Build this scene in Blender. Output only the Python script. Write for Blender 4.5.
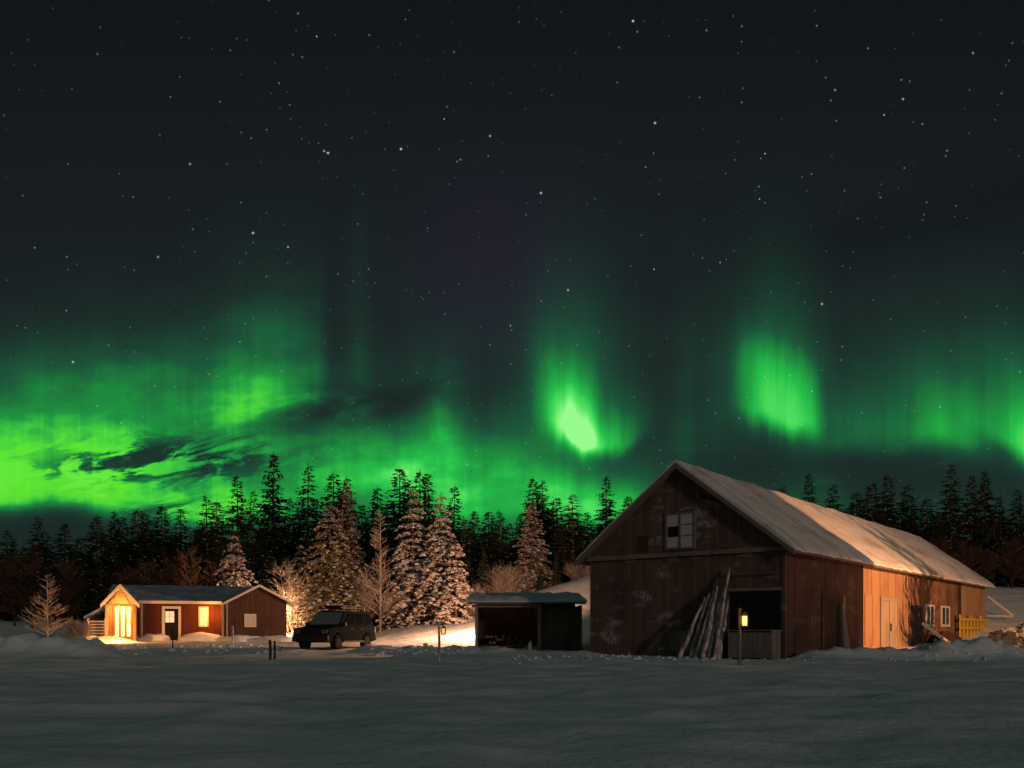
import bpy, math, random
from mathutils import Vector, Matrix, noise
R = math.radians
random.seed(7)
SC = bpy.context.scene
COL = SC.collection
for o in list(bpy.data.objects): bpy.data.objects.remove(o)
F = 900.0; HZ = 631.0; H = 1.0            # focal length in pixels, horizon row, eye height
def lin(r, g, b):
    f = lambda c: (c/255/12.92) if c/255 <= .04045 else ((c/255+.055)/1.055)**2.4
    return (f(r), f(g), f(b))
def X(px, D): return (px-512)/F*D
def Z(py, D): return H+(HZ-py)/F*D

# ------------------------------------------------------------------ camera
cd = bpy.data.cameras.new('camera'); cam = bpy.data.objects.new('camera', cd); COL.objects.link(cam)
cam.location = (0, 0, H); cam.rotation_euler = (R(90), 0, 0)
cd.sensor_width = 36; cd.lens = 36*F/1024; cd.shift_y = (HZ-384)/1024
cd.clip_start = .1; cd.clip_end = 3000
SC.camera = cam
SC.view_settings.view_transform = 'Standard'; SC.view_settings.look = 'None'
SC.view_settings.exposure = 0; SC.view_settings.gamma = 1; SC.view_settings.use_curve_mapping = False

# ------------------------------------------------------------------ sky
world = bpy.data.worlds.new('World'); SC.world = world; world.use_nodes = True
NT = world.node_tree; NT.nodes.clear()
class E:
    def __init__(s, v, nt=None): s.v = v; s.nt = nt or NT
    def op(s, o, *a):
        n = s.nt.nodes.new('ShaderNodeMath'); n.operation = o
        for i, q in enumerate((s,)+a):
            q = q.v if isinstance(q, E) else q
            if isinstance(q, (int, float)): n.inputs[i].default_value = q
            else: s.nt.links.new(q, n.inputs[i])
        return E(n.outputs[0], s.nt)
    def __add__(s, b): return s.op('ADD', b)
    __radd__ = __add__
    def __mul__(s, b): return s.op('MULTIPLY', b)
    __rmul__ = __mul__
    def __sub__(s, b): return s.op('SUBTRACT', b)
    def __rsub__(s, b): return (s*-1)+b
    def __truediv__(s, b): return s.op('DIVIDE', b)
    def max(s, b): return s.op('MAXIMUM', b)
    def min(s, b): return s.op('MINIMUM', b)
    def exp(s): return (s).op('EXPONENT')
    def pow(s, b): return s.op('POWER', b)
def rng(e, a, b, c=0, d=1, smooth=True):
    n = e.nt.nodes.new('ShaderNodeMapRange'); n.interpolation_type = 'SMOOTHSTEP' if smooth else 'LINEAR'
    e.nt.links.new(e.v, n.inputs[0])
    for i, q in enumerate((a, b, c, d)): n.inputs[i+1].default_value = q
    return E(n.outputs[0], e.nt)
def comb(nt, *a):
    n = nt.nodes.new('ShaderNodeCombineXYZ')
    for i, q in enumerate(a):
        if isinstance(q, E): nt.links.new(q.v, n.inputs[i])
        else: n.inputs[i].default_value = q
    return n.outputs[0]
def nz(nt, vec, scale, detail=2, rough=.5, dist=0):
    n = nt.nodes.new('ShaderNodeTexNoise'); n.inputs['Scale'].default_value = scale
    n.inputs['Detail'].default_value = detail; n.inputs['Roughness'].default_value = rough
    n.inputs['Distortion'].default_value = dist
    if vec is not None: nt.links.new(vec, n.inputs['Vector'])
    return E(n.outputs['Fac'], nt)
def mixc(nt, fac, a, b, mode='MIX'):
    n = nt.nodes.new('ShaderNodeMix'); n.data_type = 'RGBA'; n.blend_type = mode
    for s, q in ((0, fac), (6, a), (7, b)):
        if isinstance(q, E): q = q.v
        if isinstance(q, (int, float)): n.inputs[s].default_value = q
        elif isinstance(q, tuple): n.inputs[s].default_value = (*q[:3], 1)
        else: nt.links.new(q, n.inputs[s])
    return n.outputs[2]
tc = NT.nodes.new('ShaderNodeTexCoord'); sep = NT.nodes.new('ShaderNodeSeparateXYZ')
NT.links.new(tc.outputs['Generated'], sep.inputs[0])
dx, dy, dz = (E(sep.outputs[i]) for i in range(3))
dyc = dy.max(.03)
# bearing and height of the sky direction, in units of 1/9 of a unit tangent
U = (dx/dyc)*9.0 + 5.12
V = 6.31 - (dz/dyc)*9.0
wv = comb(NT, U*.9, V*.9, 0)
w1 = nz(NT, comb(NT, U*.55, V*.8, 3.0), 1.0, 3, .55); w2 = nz(NT, comb(NT, U*.7, V*.6, 9.0), 1.0, 3, .5)
Uw = U + (w1-.5)*.45
Vw = V + (w2-.5)*.45
ray = nz(NT, comb(NT, U*1.5, V*.10, 0), 1.0, 3, .5)          # tall thin rays
rays = rng(ray, .3, .7, .84, 1.14)
def blob(x0, sx, yb, up, down, amp, tilt=0, sharpR=None, warp=1, curve=0, q=1, p=1.6, edge=.09):
    x = Uw if warp else Us; y = Vw if warp else Vs
    ddx = x - x0
    hh = ddx*ddx*(1/(sx*sx))
    if q != 1: hh = hh.pow(q)
    h = (hh*-1).exp()
    if sharpR: h = h*rng(Us, sharpR-edge, sharpR+edge, 1, 0)
    dyy = (y*-1)+yb
    if tilt: dyy = dyy + ddx*tilt
    if curve: dyy = dyy + ddx*ddx*(-curve)
    a = (dyy.max(0)*(1/(up*1.25))).pow(p)*-1
    b = dyy.min(0)*(1/down)
    return (a - b*b).exp()*h*amp
w3 = nz(NT, comb(NT, U*1.6, V*.5, 21.0), 1.0, 3, .5); w4 = nz(NT, comb(NT, U*3.2, V*.5, 31.0), 1.0, 3, .6)
Us = U + (w3-.5)*.14
Vs = V + (w4-.5)*.34
fine = nz(NT, comb(NT, U*7.5, V*.25, 5.0), 1.0, 3, .6)
left = (blob(.2, 1.45, 4.96, .46, .14, .82, .02) + blob(-2.5, 1.9, 4.95, .6, .14, .8)
        + blob(1.1, 2.0, 4.55, .52, .40, .30) + blob(.9, 1.6, 3.95, .35, .5, .13))
left2 = blob(2.0, 1.1, 5.08, .18, .12, .58)
B = (blob(2.42, .36, 4.05, .24, .34, .34) + blob(1.55, .6, 4.15, .40, .3, .12)
     + blob(2.85, .45, 4.0, .55, .35, .27, sharpR=3.26, q=1.5) + blob(2.6, .7, 3.4, .5, .6, .06, sharpR=3.26)
     + blob(3.75, .80, 4.74, .30, .26, .54) + blob(4.7, .95, 4.86, .27, .30, .42)
     + blob(4.40, .10, 4.26, .30, .15, .26, warp=0) + blob(4.36, .30, 4.30, .42, .3, .22, warp=0, q=1.5)
     + blob(6.0, 1.1, 5.10, .22, .18, .46)
     + blob(3.6, .10, 3.9, .9, .4, .05, warp=0) + blob(6.85, .10, 4.7, 1.0, .3, .05, warp=0) + blob(4.95, .3, 4.6, .6, .3, .05))
M1 = (blob(5.66, .27, 4.26, .52, .20, .42, .50, warp=0, q=1.7, p=3) + blob(5.74, .19, 4.38, .34, .13, .40, .35, warp=0, q=1.3, p=2)
      + blob(6.02, .33, 4.47, .24, .11, .56, .04, warp=0, curve=.9, q=1.3) + blob(5.72, .42, 4.2, .75, .34, .15, warp=0)
      + blob(5.68, .38, 3.6, .55, .5, .07, warp=0))
M2 = (blob(7.80, .42, 4.14, .50, .16, .40, .30, sharpR=8.20, warp=0, q=2.2, p=4) + blob(7.86, .32, 4.20, .30, .16, .26, .30, sharpR=8.2, warp=0, q=1.5)
      + blob(7.78, .50, 3.6, .60, .5, .13, warp=0, sharpR=8.25, edge=.3) + blob(8.6, .55, 4.42, .45, .12, .19, .1) + blob(7.2, .25, 4.1, .6, .4, .04))
M3 = (blob(10.45, .50, 4.66, .55, .14, .92, .62) + blob(11.3, .6, 4.9, .6, .2, .8, .3)
      + blob(9.45, .34, 4.40, .40, .16, .36, .25, q=1.5) + blob(9.6, 1.1, 4.3, .6, .3, .16))
hor = (blob(3.5, 8, 5.1, .75, 1.2, .10) + blob(6.6, 2.6, 5.3, .40, .6, .16) + blob(5.0, 6, 3.9, 1.0, 1.3, .025))
# dark cloud bands lying in front of the aurora
Vt = V + U*.16
cl = nz(NT, comb(NT, U*1.25, Vt*5.0, 4.7), 1.0, 6, .66, .5)
cl2 = nz(NT, comb(NT, U*.8, Vt*2.6, 14.7), 1.0, 5, .6, .3)
def gm(x0, sx, y0, sy, tilt=0):
    a = (U-x0)*(1/sx); b = (V-y0+(U-x0)*tilt)*(1/sy)
    return ((a*a+b*b)*-1).exp()
g1 = gm(1.6, 1.15, 4.62, .22, .04); g2 = gm(3.6, 1.25, 4.05, .22, .16); g3 = gm(9.0, 1.2, 4.78, .30, -.05)
g4 = gm(.3, 1.3, 5.35, .27, .02); g5 = gm(2.2, .9, 5.08, .08, .05); g6 = gm(7.3, .75, 4.75, .35)
cover = (g1*rng(cl, .44, .58)*1.3 + g2*rng(cl2, .25, .6)*1.0 + g3*rng(cl, .2, .5)*.75 + g4*.9 + g5*rng(cl, .4, .6) + g6*.55).min(.93)
fr_ = rng(fine, .3, .7, .93, 1.07)
wide = rng(nz(NT, comb(NT, U*.9, V*1.6, 41.0), 1.0, 4, .6), .3, .7, .72, 1.22)
I = ((left + left2 + B + hor)*rays*wide + M1 + (M2 + M3)*rng(ray, .3, .7, .82, 1.15))*fr_
sky_top = rng(V, -2.5, 4.0)
base = mixc(NT, sky_top, lin(11, 16, 18), lin(27, 31, 34))
pur = gm(4.9, .8, 2.7, .9)
base = mixc(NT, pur*.7, base, lin(36, 29, 46))
dusk = gm(9.3, 1.8, 2.2, .35, .25)
base = mixc(NT, dusk*.5, base, lin(17, 19, 23))
ramp = NT.nodes.new('ShaderNodeValToRGB'); cr = ramp.color_ramp
stops = [(0, (0, 0, 0)), (.06, (.001, .020, .010)), (.2, (.001, .085, .026)), (.42, (.003, .27, .034)), (.62, (.010, .50, .055)), (.82, (.075, .76, .10)), (1, (.30, .95, .25))]
cr.elements[0].position = 0; cr.elements[0].color = (0, 0, 0, 1); cr.elements[1].position = 1; cr.elements[1].color = (*stops[-1][1], 1)
for p, c in stops[1:-1]:
    e = cr.elements.new(p); e.color = (*c, 1)
Iq = I*(1-cover*.93)
NT.links.new(Iq.v, ramp.inputs[0])
yel = rng(U, 2.2, 4.0, 1, 0)*rng(Iq, .4, .85)
aur = mixc(NT, yel*.85, ramp.outputs[0], (.10, .78, .0))
col = mixc(NT, 1.0, base, aur, 'ADD')
col = mixc(NT, cover*.55, col, lin(26, 44, 38))
# stars
vo = NT.nodes.new('ShaderNodeTexVoronoi'); vo.feature = 'F1'; vo.inputs['Scale'].default_value = 62
NT.links.new(tc.outputs['Generated'], vo.inputs['Vector'])
sc = NT.nodes.new('ShaderNodeSeparateColor'); NT.links.new(vo.outputs['Color'], sc.inputs[0])
rnd = E(sc.outputs[0]); rn2 = E(sc.outputs[1])
vd = E(vo.outputs['Distance'])
st = rng(vd, .02, .062, 1, 0)*rng(rnd, .35, 1.0, .02, 1, False).pow(2.6)*.6
vo2 = NT.nodes.new('ShaderNodeTexVoronoi'); vo2.feature = 'F1'; vo2.inputs['Scale'].default_value = 130
NT.links.new(tc.outputs['Generated'], vo2.inputs['Vector'])
sc2 = NT.nodes.new('ShaderNodeSeparateColor'); NT.links.new(vo2.outputs['Color'], sc2.inputs[0])
st = st + rng(E(vo2.outputs['Distance']), .04, .15, 1, 0)*rng(E(sc2.outputs[0]), .45, 1.0, 0, 1, False).pow(2)*.18
st = st*rng(V, 4.6, 5.6, 1, .0)*(1-cover*.8)
for px, py, a in ((633, 21, 1.), (328, 153, .9), (401, 149, .9), (253, 233, .8), (655, 123, .8), (541, 193, .7), (903, 99, .6),
                  (73, 362, .7), (822, 304, .6), (568, 290, .5), (324, 151, .5), (190, 164, .5), (158, 257, .45), (490, 136, .5), (973, 53, .4), (288, 247, .4), (835, 90, .4)):
    a1 = U-px/100; b1 = V-py/100
    st = st + ((a1*a1+b1*b1)*(-1/.0085**2)).exp()*a
stc = mixc(NT, rn2, (1.0, .86, .72), (.70, .86, 1.0))
stv = NT.nodes.new('ShaderNodeVectorMath'); stv.operation = 'SCALE'
NT.links.new(stc, stv.inputs[0]); NT.links.new(st.v, stv.inputs['Scale'])
col = mixc(NT, 1.0, col, stv.outputs[0], 'ADD')
col = mixc(NT, rng(dy, -.35, .05, 1, 0), col, mixc(NT, rng(dz, .1, .75), (.016, .015, .016), (.042, .084, .075)))      # added unseen glow behind the viewer, fills the field and the gable
bg = NT.nodes.new('ShaderNodeBackground'); bg.inputs[1].default_value = 1.0
NT.links.new(col, bg.inputs[0])
ow = NT.nodes.new('ShaderNodeOutputWorld'); NT.links.new(bg.outputs[0], ow.inputs[0])

# ------------------------------------------------------------------ moonlight: low, dim, from the right
sd = bpy.data.lights.new('moonlight', 'SUN'); sd.energy = .38; sd.angle = R(3); sd.color = (1, .70, .60)
sun = bpy.data.objects.new('moonlight', sd); COL.objects.link(sun)
mdir = Vector((.50, -.86, .15)).normalized()
sun.rotation_euler = mdir.to_track_quat('Z', 'Y').to_euler()
def lamp(name, loc, power, color, size=.06, parent=None):
    l = bpy.data.lights.new(name, 'POINT'); l.energy = power; l.color = color; l.shadow_soft_size = size
    o = bpy.data.objects.new(name, l); COL.objects.link(o); o.location = loc
    if parent: o.parent = parent
    return o

# ------------------------------------------------------------------ materials
MATS = {}
def mat(name, col, rough=.8, build=None, emit=None, estr=0, metal=0, spec=.3):
    m = bpy.data.materials.new(name); m.use_nodes = True; nt = m.node_tree
    p = nt.nodes['Principled BSDF']; p.inputs['Base Color'].default_value = (*col, 1)
    p.inputs['Roughness'].default_value = rough; p.inputs['Metallic'].default_value = metal
    p.inputs['Specular IOR Level'].default_value = spec
    if emit:
        p.inputs['Emission Color'].default_value = (*emit, 1); p.inputs['Emission Strength'].default_value = estr
    if build: build(nt, p)
    MATS[name] = m; return m
def bump(nt, p, h, strength=.4, dist=.05):
    b = nt.nodes.new('ShaderNodeBump'); b.inputs['Strength'].default_value = strength; b.inputs['Distance'].default_value = dist
    nt.links.new(h.v, b.inputs['Height']); nt.links.new(b.outputs[0], p.inputs['Normal'])
def tcoord(nt, scale=(1, 1, 1), kind='Object'):
    t = nt.nodes.new('ShaderNodeTexCoord'); mp = nt.nodes.new('ShaderNodeMapping'); mp.inputs['Scale'].default_value = scale
    nt.links.new(t.outputs[kind], mp.inputs[0]); return mp.outputs[0]
def snow_b(sc=1.0, dirt=.0, st=.6):
    def f(nt, p):
        v = tcoord(nt)
        a = nz(nt, v, 2.2*sc, 6, .6); b = nz(nt, v, 11*sc, 4, .6)
        c = nz(nt, tcoord(nt, (.35, 1, 1)), .9, 4, .6)
        cc = mixc(nt, rng(c, .35, .7), (.66, .68, .72), (.84, .84, .84))
        if dirt: cc = mixc(nt, rng(b, .5, .75)*dirt, cc, (.22, .17, .14))
        nt.links.new(cc, p.inputs['Base Color'])
        bump(nt, p, a+b*.35, st, .10)
    return f
mat('snow_field', (.8, .8, .82), .9, snow_b(1.0, 0, .42), spec=.08)
mat('snow', (.8, .8, .82), .85, snow_b(2.2, 0, .5))
mat('snow_dirty', (.7, .68, .66), .7, snow_b(3, .55, .8))
def grit(nt, p):
    a = nz(nt, tcoord(nt), 5, 6, .7); b = nz(nt, tcoord(nt), 22, 4, .6)
    nt.links.new(mixc(nt, rng(a+b*.5, .55, .95), (.66, .60, .56), (.24, .19, .16)), p.inputs['Base Color']); bump(nt, p, a+b*.6, .9, .12)
mat('snow_grit', (.4, .35, .3), .9, grit, spec=.1)
def roofsnow(nt, p):
    v = tcoord(nt, (1, .25, 1)); a = nz(nt, v, 1.6, 6, .62); b = nz(nt, tcoord(nt, (1, 1, 1)), 5, 5, .6)
    g = nz(nt, tcoord(nt, (.12, 2.2, .12)), 1.0, 4, .7)
    f = rng(g+a*.35, .62, .98)
    bp = nz(nt, tcoord(nt, (.5, .22, .5)), 1.0, 5, .65)
    cc = mixc(nt, f, (.80, .77, .75), (.40, .33, .29)); cc = mixc(nt, rng(bp, .50, .66)*.6, cc, (.36, .28, .25))
    nt.links.new(cc, p.inputs['Base Color']); bump(nt, p, a+b*.5, .5, .06)
mat('roof_snow', (.8, .78, .76), .7, roofsnow)
def wood_b(c1, c2, bw=.16, axis=0, frost=0, fr_col=(.45, .40, .40), rot=False):
    # vertical boards: stripes along local x or y with joints, grain along z
    def f(nt, p):
        t = nt.nodes.new('ShaderNodeTexCoord'); s = nt.nodes.new('ShaderNodeSeparateXYZ'); nt.links.new(t.outputs['Object'], s.inputs[0])
        xx, yy, zz = (E(s.outputs[i], nt) for i in range(3))
        a = xx if axis == 0 else (yy if axis == 1 else zz)
        if axis == 3: a = xx+yy
        k = a*(1/bw); fl = k.op('FLOOR'); fr = k-fl
        wn = nt.nodes.new('ShaderNodeTexWhiteNoise'); wn.noise_dimensions = '1D'; nt.links.new(fl.v, wn.inputs['W'])
        rb = E(wn.outputs['Value'], nt)
        gv = comb(nt, xx*(14 if axis != 2 else 1.5)+rb*9, yy*(14 if axis != 2 else 1.5), zz*(1.2 if axis != 2 else 14))
        g = nz(nt, gv, 1.0, 4, .65)
        blot = nz(nt, comb(nt, xx*.8, yy*.8, zz*.6), 1.0, 4, .6)
        cc = mixc(nt, (rb*.55+g*.45), c1, c2)
        cc = mixc(nt, rng(blot, .45, .72)*.55, cc, tuple(q*.45 for q in c1))
        if frost:
            fn = nz(nt, comb(nt, (xx+yy)*.75, 0, zz*1.9), 1.0, 3, .5)
            fine = nz(nt, comb(nt, xx*9, yy*9, zz*5), 1.0, 3, .7)
            cc = mixc(nt, rng(fn, .54, .66)*rng(fine, .34, .66)*frost, cc, fr_col)
        gap = rng((fr-.5).op('ABSOLUTE'), .455, .49, 0, 1)
        cc = mixc(nt, gap*.8, cc, tuple(q*.2 for q in c1))
        nt.links.new(cc, p.inputs['Base Color'])
        bump(nt, p, g*.25+rb*.4-gap, .7, .03)
    return f
mat('barn_boards', (.08, .05, .04), .85, wood_b((.098, .056, .043), (.20, .124, .10), .17, 3, .8, (.50, .42, .40)))
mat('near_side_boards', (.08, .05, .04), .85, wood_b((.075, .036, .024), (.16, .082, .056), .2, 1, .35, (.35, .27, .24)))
mat('barn_side_boards', (.08, .05, .04), .85, wood_b((.14, .065, .032), (.34, .16, .08), .2, 1, .35, (.5, .42, .36)))
mat('plywood', (.5, .33, .2), .8, wood_b((.36, .19, .095), (.47, .26, .135), 1.25, 1))
mat('far_boards', (.3, .2, .1), .8, wood_b((.34, .19, .09), (.58, .34, .17), .3, 1))
mat('beam', (.15, .11, .09), .85, wood_b((.20, .135, .115), (.38, .28, .24), 3.0, 2))
mat('grey_wood', (.2, .18, .16), .85, wood_b((.16, .13, .115), (.30, .26, .235), .2, 3))
def poleb(nt, p):
    a = nz(nt, tcoord(nt, (6, 6, 1.2)), 1.5, 5, .65); nt.links.new(mixc(nt, rng(a, .36, .64), (.20, .14, .12), (.74, .64, .62)), p.inputs['Base Color']); bump(nt, p, a, .6, .03)
mat('old_pole', (.4, .3, .28), .85, poleb)
mat('shed_boards', (.06, .045, .03), .9, wood_b((.10, .07, .048), (.20, .15, .10), .16, 0))
mat('red_boards', (.20, .045, .025), .8, wood_b((.085, .022, .013), (.15, .036, .02), .15, 0))
mat('brown_boards', (.11, .06, .04), .8, wood_b((.055, .026, .018), (.10, .050, .034), .15, 0))
mat('porch_boards', (.4, .24, .1), .75, wood_b((.34, .19, .075), (.46, .27, .11), .13, 0))
mat('white_trim', (.62, .57, .5), .7, lambda nt, p: bump(nt, p, nz(nt, tcoord(nt), 20, 3), .2, .01))
mat('tan_trim', (.35, .28, .2), .8, lambda nt, p: bump(nt, p, nz(nt, tcoord(nt), 20, 3), .2, .01))
mat('verge', (.20, .15, .14), .8, lambda nt, p: bump(nt, p, nz(nt, tcoord(nt), 12, 4), .4, .02))
mat('dark_void', (.012, .010, .009), .95)
mat('door_dark', (.05, .03, .022), .7, wood_b((.035, .022, .016), (.07, .045, .03), .14, 3))
mat('door_pale', (.5, .42, .3), .7, wood_b((.38, .27, .17), (.48, .36, .23), .22, 1))
def cabroof(nt, p):
    a = nz(nt, tcoord(nt), 1.5, 5, .6); cc = mixc(nt, rng(a, .4, .65), (.20, .24, .30), (.33, .38, .44))
    nt.links.new(cc, p.inputs['Base Color']); bump(nt, p, nz(nt, tcoord(nt), 9, 4), .3, .03)
mat('cabin_roof', (.3, .34, .4), .75, cabroof)
def lit(c1, c2, st):
    def f(nt, p):
        n = nz(nt, tcoord(nt), 3.5, 2, .5); cc = mixc(nt, rng(n, .35, .65), c1, c2)
        nt.links.new(cc, p.inputs['Emission Color']); p.inputs['Emission Strength'].default_value = st
    return f
mat('lit_glass', (.5, .4, .3), .3, lit((1, .50, .16), (1, .74, .36), 1.1))
mat('lit_glass_door', (.5, .4, .3), .3, lit((.8, .5, .24), (1, .68, .38), .9))
mat('lit_glass_porch', (.5, .4, .3), .3, lit((1, .46, .10), (1, .78, .36), 2.2))
mat('dark_glass', (.008, .009, .010), .03, spec=.25)
mat('pale_glass', (.55, .49, .48), .5, lambda nt, p: bump(nt, p, nz(nt, tcoord(nt), 4, 3), .3, .02))
mat('lamp_glass', (.5, .4, .2), .4, emit=(1, .50, .10), estr=2.4)
mat('lamp_glass_dim', (.5, .4, .2), .4, emit=(1, .45, .12), estr=.75)
mat('black_iron', (.025, .022, .02), .6)
mat('bulb', (1, .8, .5), .4, emit=(1, .75, .4), estr=12)
mat('yellow_paint', (.62, .42, .05), .6, lambda nt, p: bump(nt, p, nz(nt, tcoord(nt), 20, 3), .3, .01))
mat('car_paint', (.020, .022, .024), .75, lambda nt, p: bump(nt, p, nz(nt, tcoord(nt), 9, 3), .08, .01), spec=.0)
mat('windshield_sheen', (.16, .19, .175), .5, lambda nt, p: bump(nt, p, nz(nt, tcoord(nt), 9, 3), .2, .01))  # pale grey-green sky reflection put into the windshield colour
mat('car_plastic', (.02, .02, .02), .7)
mat('rubber', (.015, .015, .015), .9, spec=.02)
mat('rim', (.03, .03, .033), .7, spec=.02)
mat('head_lens', (.10, .105, .105), .2)
mat('tail_lens', (.25, .02, .015), .25)
def bark(nt, p):
    v = tcoord(nt, (4, 4, .8)); n = nz(nt, v, 2, 4, .6); cc = mixc(nt, n, (.06, .038, .025), (.20, .13, .09))
    nt.links.new(cc, p.inputs['Base Color']); bump(nt, p, n, .6, .03)
mat('bark', (.12, .08, .05), .9, bark)
def needles(c1, c2):
    def f(nt, p):
        n = nz(nt, tcoord(nt), 1.3, 3, .6)
        oi = nt.nodes.new('ShaderNodeObjectInfo'); r = E(oi.outputs['Random'], nt)
        nt.links.new(mixc(nt, rng(n, .3, .7)*.7+r*.3, c1, c2), p.inputs['Base Color'])
    return f
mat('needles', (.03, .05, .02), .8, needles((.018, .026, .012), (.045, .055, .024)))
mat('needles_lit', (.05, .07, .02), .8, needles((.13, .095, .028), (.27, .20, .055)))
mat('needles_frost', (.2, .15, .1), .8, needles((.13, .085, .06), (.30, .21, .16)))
mat('tree_snow', (.72, .70, .70), .7, needles((.50, .47, .46), (.80, .78, .77)))
mat('frost_twig', (.42, .33, .26), .8, needles((.22, .16, .125), (.52, .44, .39)))
mat('brown_twig', (.12, .07, .05), .85, needles((.045, .024, .017), (.09, .048, .034)))

# ------------------------------------------------------------------ mesh helpers
class MB:
    def __init__(s): s.v = []; s.f = []
    def add(s, vs, fs):
        b = len(s.v); s.v += [tuple(q) for q in vs]; s.f += [tuple(b+i for i in q) for q in fs]
    def box(s, x0, x1, y0, y1, z0, z1, M=None):
        vs = [Vector((x, y, z)) for z in (z0, z1) for y in (y0, y1) for x in (x0, x1)]
        if M: vs = [M @ q for q in vs]
        s.add(vs, [(0, 2, 3, 1), (4, 5, 7, 6), (0, 1, 5, 4), (2, 6, 7, 3), (0, 4, 6, 2), (1, 3, 7, 5)]); return s
    def beam(s, a, b, w, h):
        a = Vector(a); b = Vector(b); d = b-a; L = d.length
        q = d.to_track_quat('X', 'Z').to_matrix().to_4x4(); M = Matrix.Translation(a) @ q
        return s.box(0, L, -w/2, w/2, -h/2, h/2, M)
    def tube(s, pts, rad, n=6, cap=True):
        pts = [Vector(p) for p in pts]
        if not isinstance(rad, (list, tuple)): rad = [rad]*len(pts)
        b = len(s.v)
        for i, p in enumerate(pts):
            d = (pts[min(i+1, len(pts)-1)]-pts[max(i-1, 0)])
            d = d.normalized() if d.length > 1e-6 else Vector((0, 0, 1))
            a = d.cross(Vector((.3, .2, 1)) if abs(d.z) < .9 else Vector((1, .1, 0))).normalized(); c = d.cross(a)
            for k in range(n):
                t = 2*math.pi*k/n; s.v.append(tuple(p+(a*math.cos(t)+c*math.sin(t))*rad[i]))
        for i in range(len(pts)-1):
            for k in range(n):
                s.f.append((b+i*n+k, b+i*n+(k+1) % n, b+(i+1)*n+(k+1) % n, b+(i+1)*n+k))
        if cap and n > 2:
            s.f.append(tuple(b+k for k in reversed(range(n)))); s.f.append(tuple(b+(len(pts)-1)*n+k for k in range(n)))
        return s
    def prism(s, poly, a0, a1, axis='y', M=None):
        # poly in (x,z) for axis y; in (y,z) for axis x ; (x,y) for z
        mk = {'y': lambda p, a: (p[0], a, p[1]), 'x': lambda p, a: (a, p[0], p[1]), 'z': lambda p, a: (p[0], p[1], a)}[axis]
        n = len(poly); vs = [Vector(mk(p, a0)) for p in poly]+[Vector(mk(p, a1)) for p in poly]
        if M: vs = [M @ q for q in vs]
        s.add(vs, [tuple(range(n)), tuple(range(2*n-1, n-1, -1))]+[(i, i+n, (i+1) % n+n, (i+1) % n) for i in range(n)]); return s
    def blob(s, c, r, seed=0, n=6, rough=.25, flat=1):
        c = Vector(c); rows = n; cols = n*2; vs = []; fs = []
        for i in range(rows+1):
            th = math.pi*i/rows
            for k in range(cols):
                ph = 2*math.pi*k/cols
                d = Vector((math.sin(th)*math.cos(ph), math.sin(th)*math.sin(ph), math.cos(th)))
                rr = 1+rough*noise.noise(d*1.7+Vector((seed*3.1, seed, 0)))*2
                vs.append(c+Vector((d.x*r[0], d.y*r[1], d.z*r[2]))*rr)
        for i in range(rows):
            for k in range(cols): fs.append((i*cols+k, (i+1)*cols+k, (i+1)*cols+(k+1) % cols, i*cols+(k+1) % cols))
        s.add(vs, fs); return s
    def mesh(s, name, m, smooth=False, fix=True):
        me = bpy.data.meshes.new(name); me.from_pydata(s.v, [], s.f)
        if fix and len(s.f) < 20000:
            import bmesh
            bm = bmesh.new(); bm.from_mesh(me); bmesh.ops.recalc_face_normals(bm, faces=bm.faces); bm.to_mesh(me); bm.free()
        me.materials.append(MATS[m])
        if smooth:
            for p in me.polygons: p.use_smooth = True
        me.update(); return me
    def build(s, name, m, parent=None, label=None, smooth=False, bevel=0):
        me = s.mesh(name, m, smooth); o = bpy.data.objects.new(name, me); COL.objects.link(o)
        if parent: o.parent = parent
        if label: o['label'] = label
        if bevel:
            b = o.modifiers.new('bevel', 'BEVEL'); b.width = bevel; b.segments = 2; b.limit_method = 'ANGLE'
        return o
def thing(name, label, cat, loc=(0, 0, 0), rz=0, group=None):
    o = bpy.data.objects.new(name, None); COL.objects.link(o); o.location = loc; o.rotation_euler = (0, 0, rz)
    o.empty_display_size = .3
    return tag(o, label, cat, group)
def tag(o, label, cat, group=None, kind=None):
    if label: o['label'] = label
    if cat: o['category'] = cat
    if group: o['group'] = group
    if kind: o['kind'] = kind
    return o
def sm(a, b, x):
    t = min(1, max(0, (x-a)/(b-a))); return t*t*(3-2*t)
def interp(tab, x):
    if x <= tab[0][0]: return tab[0][1]
    for (a, p), (b, q) in zip(tab, tab[1:]):
        if x <= b: return p+(q-p)*(x-a)/(b-a)
    return tab[-1][1]

# ------------------------------------------------------------------ terrain
HT = [(-400, 3.2), (0, 2.0), (230, 1.5), (300, 1.2), (374, 1.3), (440, 1.7), (475, 2.2), (543, 4.0), (590, 5.0), (800, 5.5), (1024, 4.6), (1400, 5.5)]
RIDGES = [  # (x0,y0,x1,y1,width,height)
    (-21.5, 36.5, -17.3, 36.8, 1.15, .62), (-19.6, 36.2, -18.8, 36.5, .9, .30),
    (-17, 41.0, -11.5, 40.0, .8, .10), (-11.5, 40.5, -9.6, 39.6, .8, .10),
    (-6.2, 39.4, -.8, 38.0, .9, .30), (-.5, 37.5, 3.0, 35.2, .8, .14),
    (10.9, 31.8, 17.5, 32.6, .75, .34), (15.5, 33.2, 19.5, 32.6, 1.0, .30),
    (23.5, 42.5, 27, 41.5, 1.5, .35), (-24.5, 51.0, -22, 50.0, .8, .35)]
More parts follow.
